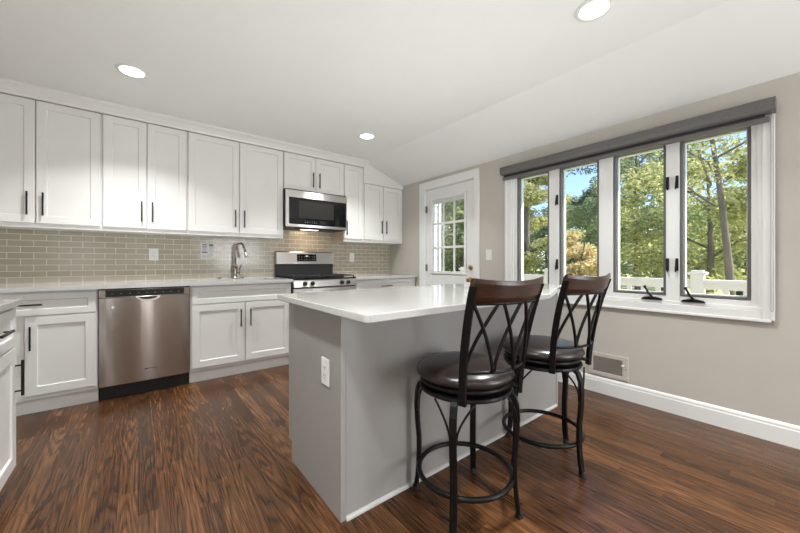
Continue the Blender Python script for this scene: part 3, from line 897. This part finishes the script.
lamp('task_glow', 'AREA', (1.655 - 1.68, 3.90 - 3.9, -0.012), 0.7, (0, 0.25, -1), (1.0, 0.78, 0.52), parent=mw, shape='RECTANGLE', size=0.2, size_y=0.07)

# ------------------------------------------------------------------ outlets, notice, switch, vent
def outlet(label, fn, gang=1, slots=True):
    """fn maps (across, up, out) from the plate centre to world"""
    c = fn(0, 0, 0)
    t = thing('wall_outlet' if slots else 'light_switch', c, label, 'outlet' if slots else 'light switch')
    w, h = 0.038 * gang, 0.060
    MB(fn).box(-w, w, -h, h, 0.0005, 0.006).build('cover_plate', M['plate'], t, bevel=0.002)
    if slots:
        for zz in (-0.0175, 0.0175):
            r = MB(fn).box(-0.016, 0.016, zz - 0.0165, zz + 0.0165, 0.0062, 0.008).build('receptacle', M['plate'], t, bevel=0.001)
            for xa, za, zb in ((-0.0068, -0.002, 0.007), (0.0068, -0.002, 0.007), (0.0, -0.011, -0.006)):
                MB(fn).box(xa - 0.0014, xa + 0.0014, zz + za, zz + zb, 0.0081, 0.0088).build('slot', M['slot'], r)
    else:
        MB(fn).prism([(-0.016, -0.033), (0.016, -0.033), (0.016, 0.033), (-0.016, 0.033)], 0.0062, 0.009).build('rocker', M['plate'], t, bevel=0.001)
    return t


YT = YB - 0.011
outlet('white outlet on tile backsplash under the cabinet above the dishwasher', lambda a, b, c: (0.122 + a, YT - c, 1.170 + b))
outlet('white outlet on tile backsplash right of the range', lambda a, b, c: (2.363 + a, YT - c, 1.160 + b))
outlet('white outlet on the grey end panel of the island', lambda a, b, c: (0.6645 - c, 1.378 - a, 0.600 + b))
outlet('white rocker light switch on the wall between door and windows', lambda a, b, c: (XR - c, 2.264 - a, 1.172 + b), slots=False)

nt_ = thing('paper_notice', (0.587, YT, 1.12), 'white printed notice sheet with black text stuck on tile left of faucet', 'notice')
fn = lambda a, b, c: (0.587 + a, YT - 0.0005 - c, 1.212 + b)
sh = MB(fn).box(-0.064, 0.064, -0.086, 0.086, 0.0, 0.001).build('sheet', M['paper'], nt_)
b = MB(fn)
for a0, a1, b0, b1 in ((-0.052, -0.006, 0.062, 0.076), (0.014, 0.052, 0.052, 0.076), (-0.052, -0.002, 0.040, 0.050), (-0.052, 0.000, -0.020, -0.006)):
    n_ = max(2, int((a1 - a0) / 0.009))
    for k in range(n_):
        q0 = a0 + (a1 - a0) * k / n_
        b.box(q0, q0 + (a1 - a0) / n_ * 0.82, b0, b1, 0.0011, 0.0016)
b.build('bold_print', M['ink'], sh)
b = MB(fn)
for k in range(7): b.box(0.014, 0.052 - 0.006 * (k % 3), 0.040 - k * 0.013, 0.044 - k * 0.013, 0.0011, 0.0016)
for k in range(3): b.box(-0.052, 0.000 - 0.008 * (k % 2), 0.028 - k * 0.012, 0.032 - k * 0.012, 0.0011, 0.0016)
for k in range(3): b.box(-0.052, 0.050 - 0.01 * k, -0.050 - k * 0.010, -0.047 - k * 0.010, 0.0011, 0.0016)
b.build('fine_print', M['inkg'], sh)

vt = thing('wall_register', (XR, 1.083, 0.142), 'beige metal air register on the right wall just above the baseboard', 'vent')
fn = lambda a, b, c: (XR - 0.0005 - c, 1.083 - a, 0.241 + b)
b = MB(fn)
b.box(-0.147, 0.147, 0.062, 0.095, 0, 0.008).box(-0.147, 0.147, -0.095, -0.062, 0, 0.008).box(-0.147, -0.112, -0.062, 0.062, 0, 0.008).box(0.105, 0.147, -0.062, 0.062, 0, 0.008)
b.build('register_frame', M['vent'], vt, bevel=0.003)
b = MB(fn).box(-0.112, 0.105, -0.062, 0.062, 0.0, 0.002)
for k in range(13):
    zz = -0.058 + k * 0.0094
    b.box(-0.112, 0.105, zz, zz + 0.004, 0.002, 0.006)
for k in range(22):
    aa = -0.108 + k * 0.0099
    b.box(aa, aa + 0.0035, -0.062, 0.062, 0.002, 0.0055)
b.build('grille', M['ventd'], vt)
MB(fn).box(0.098, 0.118, 0.020, 0.030, 0.0082, 0.016).build('damper_lever', M['plate'], vt, bevel=0.001)
for aa in (-0.13, 0.13):
    MB(fn).box(aa - 0.004, aa + 0.004, -0.004, 0.004, 0.0082, 0.010).build('screw', M['hinge'], vt, bevel=0.001)

# ------------------------------------------------------------------ recessed lights
RL = [(-0.033, 3.006, 'recessed ceiling light above the left wall cabinets'), (1.917, 2.997, 'recessed ceiling light near the microwave, farthest from camera'),
      (1.906, 0.746, 'recessed ceiling light at the top right of the photo'), (-0.033, 0.746, 'recessed ceiling light overhead, out of view'),
      (-0.033, -1.5, 'recessed ceiling light behind the camera on the left'), (1.906, -1.5, 'recessed ceiling light behind the camera on the right')]
for x, y, lab in RL:
    t = thing('recessed_light', (x, y, ZC), 'round white ' + lab, 'ceiling light', 'recessed ceiling lights')
    MB().lathe([(0.070, -0.0005), (0.092, -0.0005), (0.090, -0.005), (0.074, -0.008), (0.070, -0.006)], (x, y, ZC), 32, caps=False).build('trim_ring', M['plate'], t, smooth=True)
    MB().lathe([(0.0695, -0.0045), (0.0695, -0.0010)], (x, y, ZC), 32).build('lens', M['lens'], t)
    lamp('led', 'AREA', (0, 0, -0.012), 20, (0, 0, -1), (0.95, 0.975, 0.965), parent=t, shape='DISK', size=0.14, spread=2.05)

# ------------------------------------------------------------------ island
IX0, IX1, IY0, IY1 = 0.665, 2.520, 1.244, 1.850
isl = thing('kitchen_island', (1.59, 1.53, 0), 'grey painted kitchen island base under the white quartz top', 'island')
b = MB().prism([(IY0 - 0.003, 0.0), (IY1 - 0.045, 0.0), (IY1 - 0.045, 0.105), (IY1, 0.105), (IY1, 0.8835), (IY0 - 0.003, 0.8835)], IX0, IX0 + 0.024, 'x')
b.build('end_panel', M['isl'], isl, bevel=0.002)
MB().box(IX0 + 0.0245, IX1 - 0.0245, IY0 + 0.002, IY0 + 0.02, 0, 0.8835).build('back_panel', M['isl'], isl)
MB().prism([(IY0 - 0.003, 0.0), (IY1 - 0.045, 0.0), (IY1 - 0.045, 0.105), (IY1, 0.105), (IY1, 0.8835), (IY0 - 0.003, 0.8835)], IX1 - 0.024, IX1, 'x').build('end_panel', M['isl'], isl, bevel=0.002)
MB().box(IX0 + 0.0245, IX1 - 0.0245, IY0 + 0.021, IY1 - 0.021, 0.105, 0.8835).build('carcass', M['isl'], isl)
MB().box(IX0 + 0.0245, IX1 - 0.0245, IY1 - 0.058, IY1 - 0.046, 0.0, 0.1045).build('toe_kick', M['isl'], isl)
b = MB().prism([(IY0 + 0.0015, 0.0), (IY0 - 0.012, 0.0), (IY0 - 0.011, 0.008), (IY0 - 0.006, 0.013), (IY0 + 0.0015, 0.015)], IX0 + 0.0245, IX1 - 0.0245, 'x')
b.build('shoe_molding', M['shoe'], isl)
fI = lambda a, b, c: (a, IY1 - 0.0205 + c, b)
w3 = (IX1 - IX0 - 0.05) / 3
for k in range(3):
    a0 = IX0 + 0.027 + k * w3
    front(isl, 'drawer_front', fI, a0, a0 + w3 - 0.004, 0.712, 0.868, (a0 + w3 / 2, 0.79, False), 0.045, 'isl')
    front(isl, 'door', fI, a0, a0 + w3 - 0.004, 0.115, 0.702, (a0 + w3 - 0.05, 0.595, True), 0.060, 'isl')
def arc(cx, cy, r, q0, q1, n=6):
    return [(cx + r * math.cos(math.radians(q0 + (q1 - q0) * k / n)), cy + r * math.sin(math.radians(q0 + (q1 - q0) * k / n))) for k in range(n + 1)]
poly = arc(0.600 + 0.02, 0.943 + 0.02, 0.02, 180, 270)
poly += [(1.770, 0.943)] + [(1.815, 0.9455), (1.85, 0.953)]
poly += [(2.640, 1.272)] + arc(2.632, 1.300, 0.028, -60, 0, 4) + arc(2.66 - 0.02, 1.865 - 0.02, 0.02, 0, 90) + arc(0.62, 1.845, 0.02, 90, 180)
o = MB().prism(poly, 0.884, 0.914).build('island_countertop', M['quartz'], bevel=0.004)
tag(o, 'white speckled quartz slab on the grey island, overhanging at the stools', 'countertop')

# ------------------------------------------------------------------ bar stools
def back_pt(t, z):
    s = (z - 0.545) / (1.02 - 0.545)
    w = 0.152 + 0.024 * s
    bd = 0.178 + 0.020 * s + 0.078 * s * s
    c = 0.062 * (1 - s) + 0.040 * s
    return Vector((-(bd + c * (1 - t * t)), w * t, z))


def make_stool():
    r = thing('bar_stool', (0, 0, 0), 'x', 'stool', 'bar stools at the island')
    prof = [(0.0, 0.583), (0.185, 0.583), (0.205, 0.588), (0.216, 0.602), (0.214, 0.616), (0.197, 0.632), (0.160, 0.643), (0.10, 0.650), (0.0, 0.652)]
    MB().lathe(prof[1:-1] + [(0.001, 0.652)], n=48).build('seat', M['leather'], r, smooth=True)
    MB().lathe([(0.180, 0.560), (0.199, 0.562), (0.202, 0.570), (0.200, 0.578), (0.185, 0.582)], n=48).build('seat_ring', M['iron'], r, smooth=True)
    b = MB().lathe([(0.17, 0.530), (0.203, 0.530), (0.206, 0.537), (0.204, 0.546), (0.19, 0.549)], n=48)
    b.lathe([(0.11, 0.549), (0.11, 0.560)], n=32)
    b.build('swivel_plate', M['iron'], r, smooth=False)
    # footrest ring
    pts = [(0.206 * math.cos(2 * math.pi * k / 48), 0.206 * math.sin(2 * math.pi * k / 48), 0.155) for k in range(48)]
    MB().tube(pts, 0.0115, 10, closed=True, up=(0, 0, 1)).build('footrest_ring', M['iron'], r, smooth=True)
    legs = []
    for k in range(4):
        q = math.radians(-50 + 90 * k)
        dx, dy = math.cos(q), math.sin(q)
        path = [(0.188, 0.536), (0.212, 0.518), (0.226, 0.48), (0.230, 0.42), (0.226, 0.34), (0.218, 0.26), (0.2175, 0.19), (0.2195, 0.13), (0.225, 0.07), (0.234, 0.014)]
        P = [(rr * dx, rr * dy, zz) for rr, zz in path]
        # smooth the path a little
        Q = []
        for i in range(len(P) - 1):
            a, c = Vector(P[i]), Vector(P[i + 1])
            Q += [a, (a + c) / 2]
        Q.append(Vector(P[-1]))
        b = MB()
        sec = []
        tang = Vector((-dy, dx, 0))
        for i, p in enumerate(Q):
            tt = (Q[min(i + 1, len(Q) - 1)] - Q[max(i - 1, 0)]).normalized()
            nn = tang.cross(tt).normalized()
            hw, ht = 0.0145, 0.0088
            sec.append([p + tang * hw + nn * ht, p - tang * hw + nn * ht, p - tang * hw - nn * ht, p + tang * hw - nn * ht])
        vs = [v for s_ in sec for v in s_]
        fs = []
        for i in range(len(sec) - 1):
            for j in range(4):
                l = (j + 1) % 4
                fs.append((i * 4 + j, i * 4 + l, (i + 1) * 4 + l, (i + 1) * 4 + j))
        fs += [(3, 2, 1, 0), tuple(range(4 * (len(sec) - 1), 4 * len(sec)))]
        b.add(vs, fs)
        lg = b.build('leg', M['iron'], r, bevel=0.003)
        f0 = Vector(P[-1])
        MB().lathe([(0.016, -0.014), (0.017, -0.010), (0.015, 0.004), (0.012, 0.012)], tuple(f0), 14).build('foot_cap', M['dark'], lg, smooth=False)
        for sg in (-1, 1):
            br = []
            for i in range(9):
                s = i / 8
                br.append(Vector((0.222 * dx, 0.222 * dy, 0.385)) * (1 - s) + Vector((0.196 * dx, 0.196 * dy, 0.533)) * s + tang * sg * (0.013 + 0.070 * s ** 1.8) )
            for i in range(9):
                s = i / 8
                v = br[i]; out = 0.012 * math.sin(math.pi * s)
                br[i] = v + Vector((dx, dy, 0)) * out
            MB().tube(br, 0.0045, 8).build('brace', M['iron'], lg, smooth=True)
        legs.append(lg)
    for t in (-1, 1):
        b = MB(); Z = [0.535 + (1.005 - 0.535) * i / 14 for i in range(15)]
        vs, fs = [], []
        for i, z in enumerate(Z):
            p = back_pt(t, z)
            hw, ht = 0.0145, 0.0090
            ax = Vector((0.55, t * -0.83, 0)) if False else Vector((0.45, -t * 0.89, 0)).normalized()
            ay = Vector((-ax.y, ax.x, 0))
            vs += [p + ax * ht + ay * hw, p - ax * ht + ay * hw, p - ax * ht - ay * hw, p + ax * ht - ay * hw]
            if i:
                for j in range(4):
                    l = (j + 1) % 4
                    fs.append(((i - 1) * 4 + j, (i - 1) * 4 + l, i * 4 + l, i * 4 + j))
        fs += [(3, 2, 1, 0), (56, 57, 58, 59)]
        b.add(vs, fs)
        p0 = back_pt(t, 0.553); q0 = Vector((p0.x * 0.76, p0.y * 0.76, 0.553))
        b.tube([q0 + Vector((0, 0, 0.014)), p0 + Vector((0, 0, 0.006))], 0.010, 8)
        b.build('back_post', M['iron'], r, bevel=0.002)
    # carved top rail
    vs, fs = [], []
    nn = 18
    for i in range(nn + 1):
        t = -1.03 + 2.06 * i / nn
        for (z, o_) in ((0.945, 0.000), (0.965, 0.010), (1.005, 0.011), (1.022, 0.004), (1.022, -0.006), (1.005, -0.012), (0.965, -0.011), (0.945, -0.006)):
            zz = z + (0.012 * t * t if z > 1.0 else -0.006 * (1 - t * t))
            p = back_pt(t, z)
            vs.append((p.x - o_, p.y, zz))
    for i in range(nn):
        for j in range(8):
            l = (j + 1) % 8
            fs.append((i * 8 + j, i * 8 + l, (i + 1) * 8 + l, (i + 1) * 8 + j))
    fs += [tuple(range(8))[::-1], tuple(range(nn * 8, nn * 8 + 8))]
    MB().add(vs, fs).build('top_rail', M['wood'], r, bevel=0.002)
    MB().tube([back_pt(-1 + 2 * i / 16, 0.668) for i in range(17)], 0.0065, 8).build('lower_rail', M['iron'], r, smooth=True)
    MB().tube([back_pt(-1 + 2 * i / 16, 0.938) for i in range(17)], 0.0065, 8).build('upper_rail', M['iron'], r, smooth=True)
    for c in (-2 / 3, 0, 2 / 3):
        for sg in (-1, 1):
            pts = []
            for i in range(13):
                s = i / 12
                z = 0.670 + 0.268 * s
                # rods bow gently so they cross above the middle
                t = c + sg * 0.29 * (1 - 2 * s ** 1.45)
                p = back_pt(t, z)
                p.x += 0.005 * sg
                pts.append(p)
            MB().tube(pts, 0.0072, 8).build('back_rod', M['iron'], r, smooth=True)
    return r, legs


def copy_tree(o, parent=None):
    c = o.copy(); COL.objects.link(c)
    if parent is not None: c.parent = parent
    for ch in o.children: copy_tree(ch, c)
    return c


st, _legs = make_stool()
st2 = copy_tree(st)
st.location = (1.166, 1.003, 0); st.rotation_euler = (0, 0, math.radians(79.5))
st2.location = (1.803, 0.982, 0); st2.rotation_euler = (0, 0, math.radians(81))
st['label'] = 'dark metal bar stool nearer the camera, round brown leather seat'
st2['label'] = 'dark metal bar stool farther from the camera, nearer the windows and wall register'
for ch in st2.children:
    if ch.name.startswith(('leg', 'footrest', 'swivel')):
        ch.rotation_euler = (0, 0, math.radians(52))

# ------------------------------------------------------------------ outside
GZ = -0.75
tag(MB().box(-40, 90, -70, 90, GZ - 0.2, GZ).build('ground', M['lawn']), kind='structure')
b = MB()
for k in range(27):
    b.box(XO + 0.004 + k * 0.066, XO + 0.064 + k * 0.066, -1.5, 4.25, -0.20, -0.16)
for yy in (-1.4, 0.5, 2.4, 4.1): b.box(XO + 0.004, 4.93, yy, yy + 0.09, GZ, -0.201)
tag(b.build('deck_floor', M['deck']), kind='structure')
rl = thing('deck_railing', (4.82, 1.4, -0.16), 'white painted deck railing with square balusters seen through the windows', 'railing')
RX = 4.82
MB().box(RX - 0.045, RX + 0.045, -1.45, 4.2, 0.865, 0.905).box(RX - 0.02, RX + 0.02, -1.45, 4.2, 0.800, 0.865).build('top_rail', M['deckpaint'], rl, bevel=0.004)
MB().box(RX - 0.02, RX + 0.02, -1.45, 4.2, -0.07, -0.01).build('bottom_rail', M['deckpaint'], rl)
posts = [-1.40, 0.83, 2.50, 4.15]
for yy in posts:
    p = MB().box(RX - 0.055, RX + 0.055, yy - 0.055, yy + 0.055, -0.158, 0.955).build('post', M['deckpaint'], rl, bevel=0.004)
    MB().prism([(RX - 0.075, yy - 0.075), (RX + 0.075, yy - 0.075), (RX + 0.075, yy + 0.075), (RX - 0.075, yy + 0.075)], 0.9555, 0.985).prism([(RX - 0.05, yy - 0.05), (RX + 0.05, yy - 0.05), (RX + 0.05, yy + 0.05), (RX - 0.05, yy + 0.05)], 0.985, 1.005).build('post_cap', M['deckpaint'], p, bevel=0.004)
y = -1.28
while y < 4.1:
    if all(abs(y - q) > 0.09 for q in posts):
        MB().box(RX - 0.02, RX + 0.02, y - 0.021, y + 0.021, -0.0095, 0.7995).build('baluster', M['deckpaint'], rl)
    y += 0.145
# white sided wing of the house beyond the door, added unseen eave that cuts the sun at the windows
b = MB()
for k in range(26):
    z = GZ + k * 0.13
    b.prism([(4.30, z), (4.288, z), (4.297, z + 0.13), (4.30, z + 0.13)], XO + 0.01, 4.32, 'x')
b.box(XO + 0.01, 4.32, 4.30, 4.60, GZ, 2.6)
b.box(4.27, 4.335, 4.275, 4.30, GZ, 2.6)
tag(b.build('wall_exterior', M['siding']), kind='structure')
tag(MB().box(XO + 0.005, XO + 0.45, YF, 4.7, 2.62, 2.72).build('added_sun_eave', M['trim']), kind='structure')

rng = np.random.default_rng(7)


def leaves(name, mat, parent, blobs, n, size, flat=0.6):
    """scatter small two-triangle leaves through ellipsoid clumps; one mesh"""
    w = np.array([b_[3] ** 2 for b_ in blobs]); w = w / w.sum()
    idx = rng.choice(len(blobs), n, p=w)
    C = np.array([b_[:3] for b_ in blobs])[idx]
    R = np.array([b_[3] for b_ in blobs])[idx]
    dvec = rng.normal(size=(n, 3)); dvec /= np.linalg.norm(dvec, axis=1)[:, None]
    rad = rng.random(n) ** 0.45
    P = C + dvec * (R * rad)[:, None] * np.array([1, 1, flat])
    a = rng.normal(size=(n, 3)); a[:, 2] *= 0.6; a /= np.linalg.norm(a, axis=1)[:, None]
    bq = np.cross(a, rng.normal(size=(n, 3))); bq /= np.linalg.norm(bq, axis=1)[:, None]
    s = size * (0.6 + 0.8 * rng.random(n))[:, None]
    V = np.stack([P - a * s, P + bq * s * 0.5, P + a * s, P - bq * s * 0.5], 1).reshape(-1, 3)
    org = np.array(ORG[parent.name])
    V = V - org
    me = bpy.data.meshes.new(name)
    me.vertices.add(4 * n); me.vertices.foreach_set('co', V.astype(np.float32).ravel())
    me.loops.add(4 * n); me.loops.foreach_set('vertex_index', np.arange(4 * n, dtype=np.int32))
    me.polygons.add(n); me.polygons.foreach_set('loop_start', np.arange(0, 4 * n, 4, dtype=np.int32))
    me.polygons.foreach_set('loop_total', np.full(n, 4, dtype=np.int32))
    me.update(); me.validate()
    me.materials.append(mat)
    o = bpy.data.objects.new(name, me); COL.objects.link(o); o.parent = parent
    ORG[o.name] = ORG[parent.name]
    return o


def tree(label, x, y, h, cr, mat, n, size, shape='round', trunk=0.14, clear=0.25, nb=26, branches=9, sparse=1.0):
    t = thing('tree' if h > 2.2 else 'shrub', (x, y, GZ), label, 'tree' if h > 2.2 else 'shrub')
    base = Vector((x, y, GZ))
    wood = MB()
    top = base + Vector((rng.normal() * 0.25, rng.normal() * 0.25, h * 0.9))
    pts = [base.lerp(top, s) + Vector((math.sin(s * 5 + x) * 0.08, math.cos(s * 4 + y) * 0.08, 0)) * (s > 0) for s in np.linspace(0, 1, 9)]
    wood.tube(pts, [max(0.015, trunk * (1 - 0.93 * s)) for s in np.linspace(0, 1, 9)], 8)
    blobs = []
    for k in range(branches):
        s = clear + (0.92 - clear) * (k + 0.5) / branches
        q = k * 2.4 + rng.random() * 0.8
        wd = cr * (1.05 - s if shape == 'cone' else math.sin(math.pi * min(1, max(0.12, (s - clear * 0.6) / (1.08 - clear * 0.6)))) ** 0.7)
        p0 = base.lerp(top, s)
        p1 = p0 + Vector((math.cos(q) * wd * 0.85, math.sin(q) * wd * 0.85, (0.05 if shape == 'cone' else 0.30) * wd + 0.1))
        pm = (p0 + p1) / 2 + Vector((rng.normal() * 0.1, rng.normal() * 0.1, 0.12 * wd))
        wood.tube([p0, pm, p1], [trunk * 0.42 * (1.05 - s), trunk * 0.26 * (1.05 - s) + 0.008, 0.008], 6)
        for j in range(3):
            e_ = p1 + Vector((rng.normal(), rng.normal(), rng.normal() * 0.6)) * wd * 0.4
            wood.tube([pm, (pm + e_) / 2 + Vector((0, 0, 0.06)), e_], [0.016, 0.012, 0.005], 5)
            blobs.append((*e_, cr * 0.27))
        blobs.append((*p1, cr * 0.32)); blobs.append((*pm, cr * 0.30))
    for k in range(nb):
        s = clear + (1.02 - clear) * rng.random()
        q = rng.random() * 6.283
        prof_ = (1.06 - s) if shape == 'cone' else math.sin(math.pi * min(1, max(0.1, (s - clear * 0.5) / (1.08 - clear * 0.5)))) ** 0.6
        rr = cr * prof_ * math.sqrt(rng.random())
        blobs.append((x + math.cos(q) * rr, y + math.sin(q) * rr, GZ + h * s, cr * (0.16 + 0.2 * rng.random()) * (0.6 + 0.4 * prof_)))
    wood.build('trunk', M['bark'], t, smooth=True)
    leaves('foliage', M[mat], t, blobs, n, size, 0.45 if shape == 'cone' else 0.7)
    return t


th = math.radians(38.3)
def at(u, X):
    k = (u - 400) / 331.7
    return X, X * (math.cos(th) - math.sin(th) * k) / (math.sin(th) + math.cos(th) * k)


T = [
    ('tall yellow-green pine seen through the leftmost window', 531, 8.8, 7.6, 1.4, 'leaf_yellow', 11000, 0.070, 'cone', 0.14, 0.08),
    ('low golden conifer seen at the bottom of the second window', 571, 6.7, 2.45, 0.80, 'leaf_gold', 6000, 0.050, 'cone', 0.05, 0.03),
    ('dark green leafy tree filling the second window behind the golden conifer', 594, 21.0, 6.6, 2.3, 'leaf_dark', 9000, 0.14, 'round', 0.15, 0.10),
    ('full green tree filling the third window', 640, 15.5, 7.8, 2.3, 'leaf_green', 13000, 0.095, 'round', 0.16, 0.24),
    ('bright green tree with spreading limbs in the rightmost window', 704, 9.2, 4.4, 1.42, 'leaf_lime', 7000, 0.070, 'round', 0.10, 0.30),
    ('tall thin-leaved tree with bare upper limbs at right of the rightmost window', 750, 6.0, 6.0, 0.9, 'leaf_lime', 1700, 0.045, 'round', 0.06, 0.45),
    ('leafy green tree seen through the door glass', 457, 5.9, 4.4, 1.1, 'leaf_green', 8000, 0.075, 'round', 0.13, 0.05),
]
for lab, u, X, h, cr_, mt, n_, sz, shp, trk, clr in T:
    x_, y_ = at(u, X)
    tree(lab, x_, y_, h, cr_, mt, int(n_ * 2.2), sz * 0.62, shp, trk, clr)
BG = [(548, 25.0, 5.8, 'behind the leftmost window'), (584, 31.0, 6.3, 'behind the second window'), (622, 41.0, 7.8, 'left side of the third window'), (662, 27.0, 5.6, 'right side of the third window'),
      (692, 33.0, 6.4, 'left side of the rightmost window'), (722, 39.0, 6.8, 'middle of the rightmost window'), (752, 21.0, 4.8, 'right edge of the rightmost window'), (474, 13.0, 4.8, 'right side of the door glass')]
for k, (u, X, h, wh) in enumerate(BG):
    x_, y_ = at(u, X)
    tree('distant green tree of the far tree line, ' + wh, x_, y_, h, 2.1, ['leaf_dark', 'leaf_green'][k % 2], 9000, 0.12, 'round', 0.14, 0.05, branches=7)
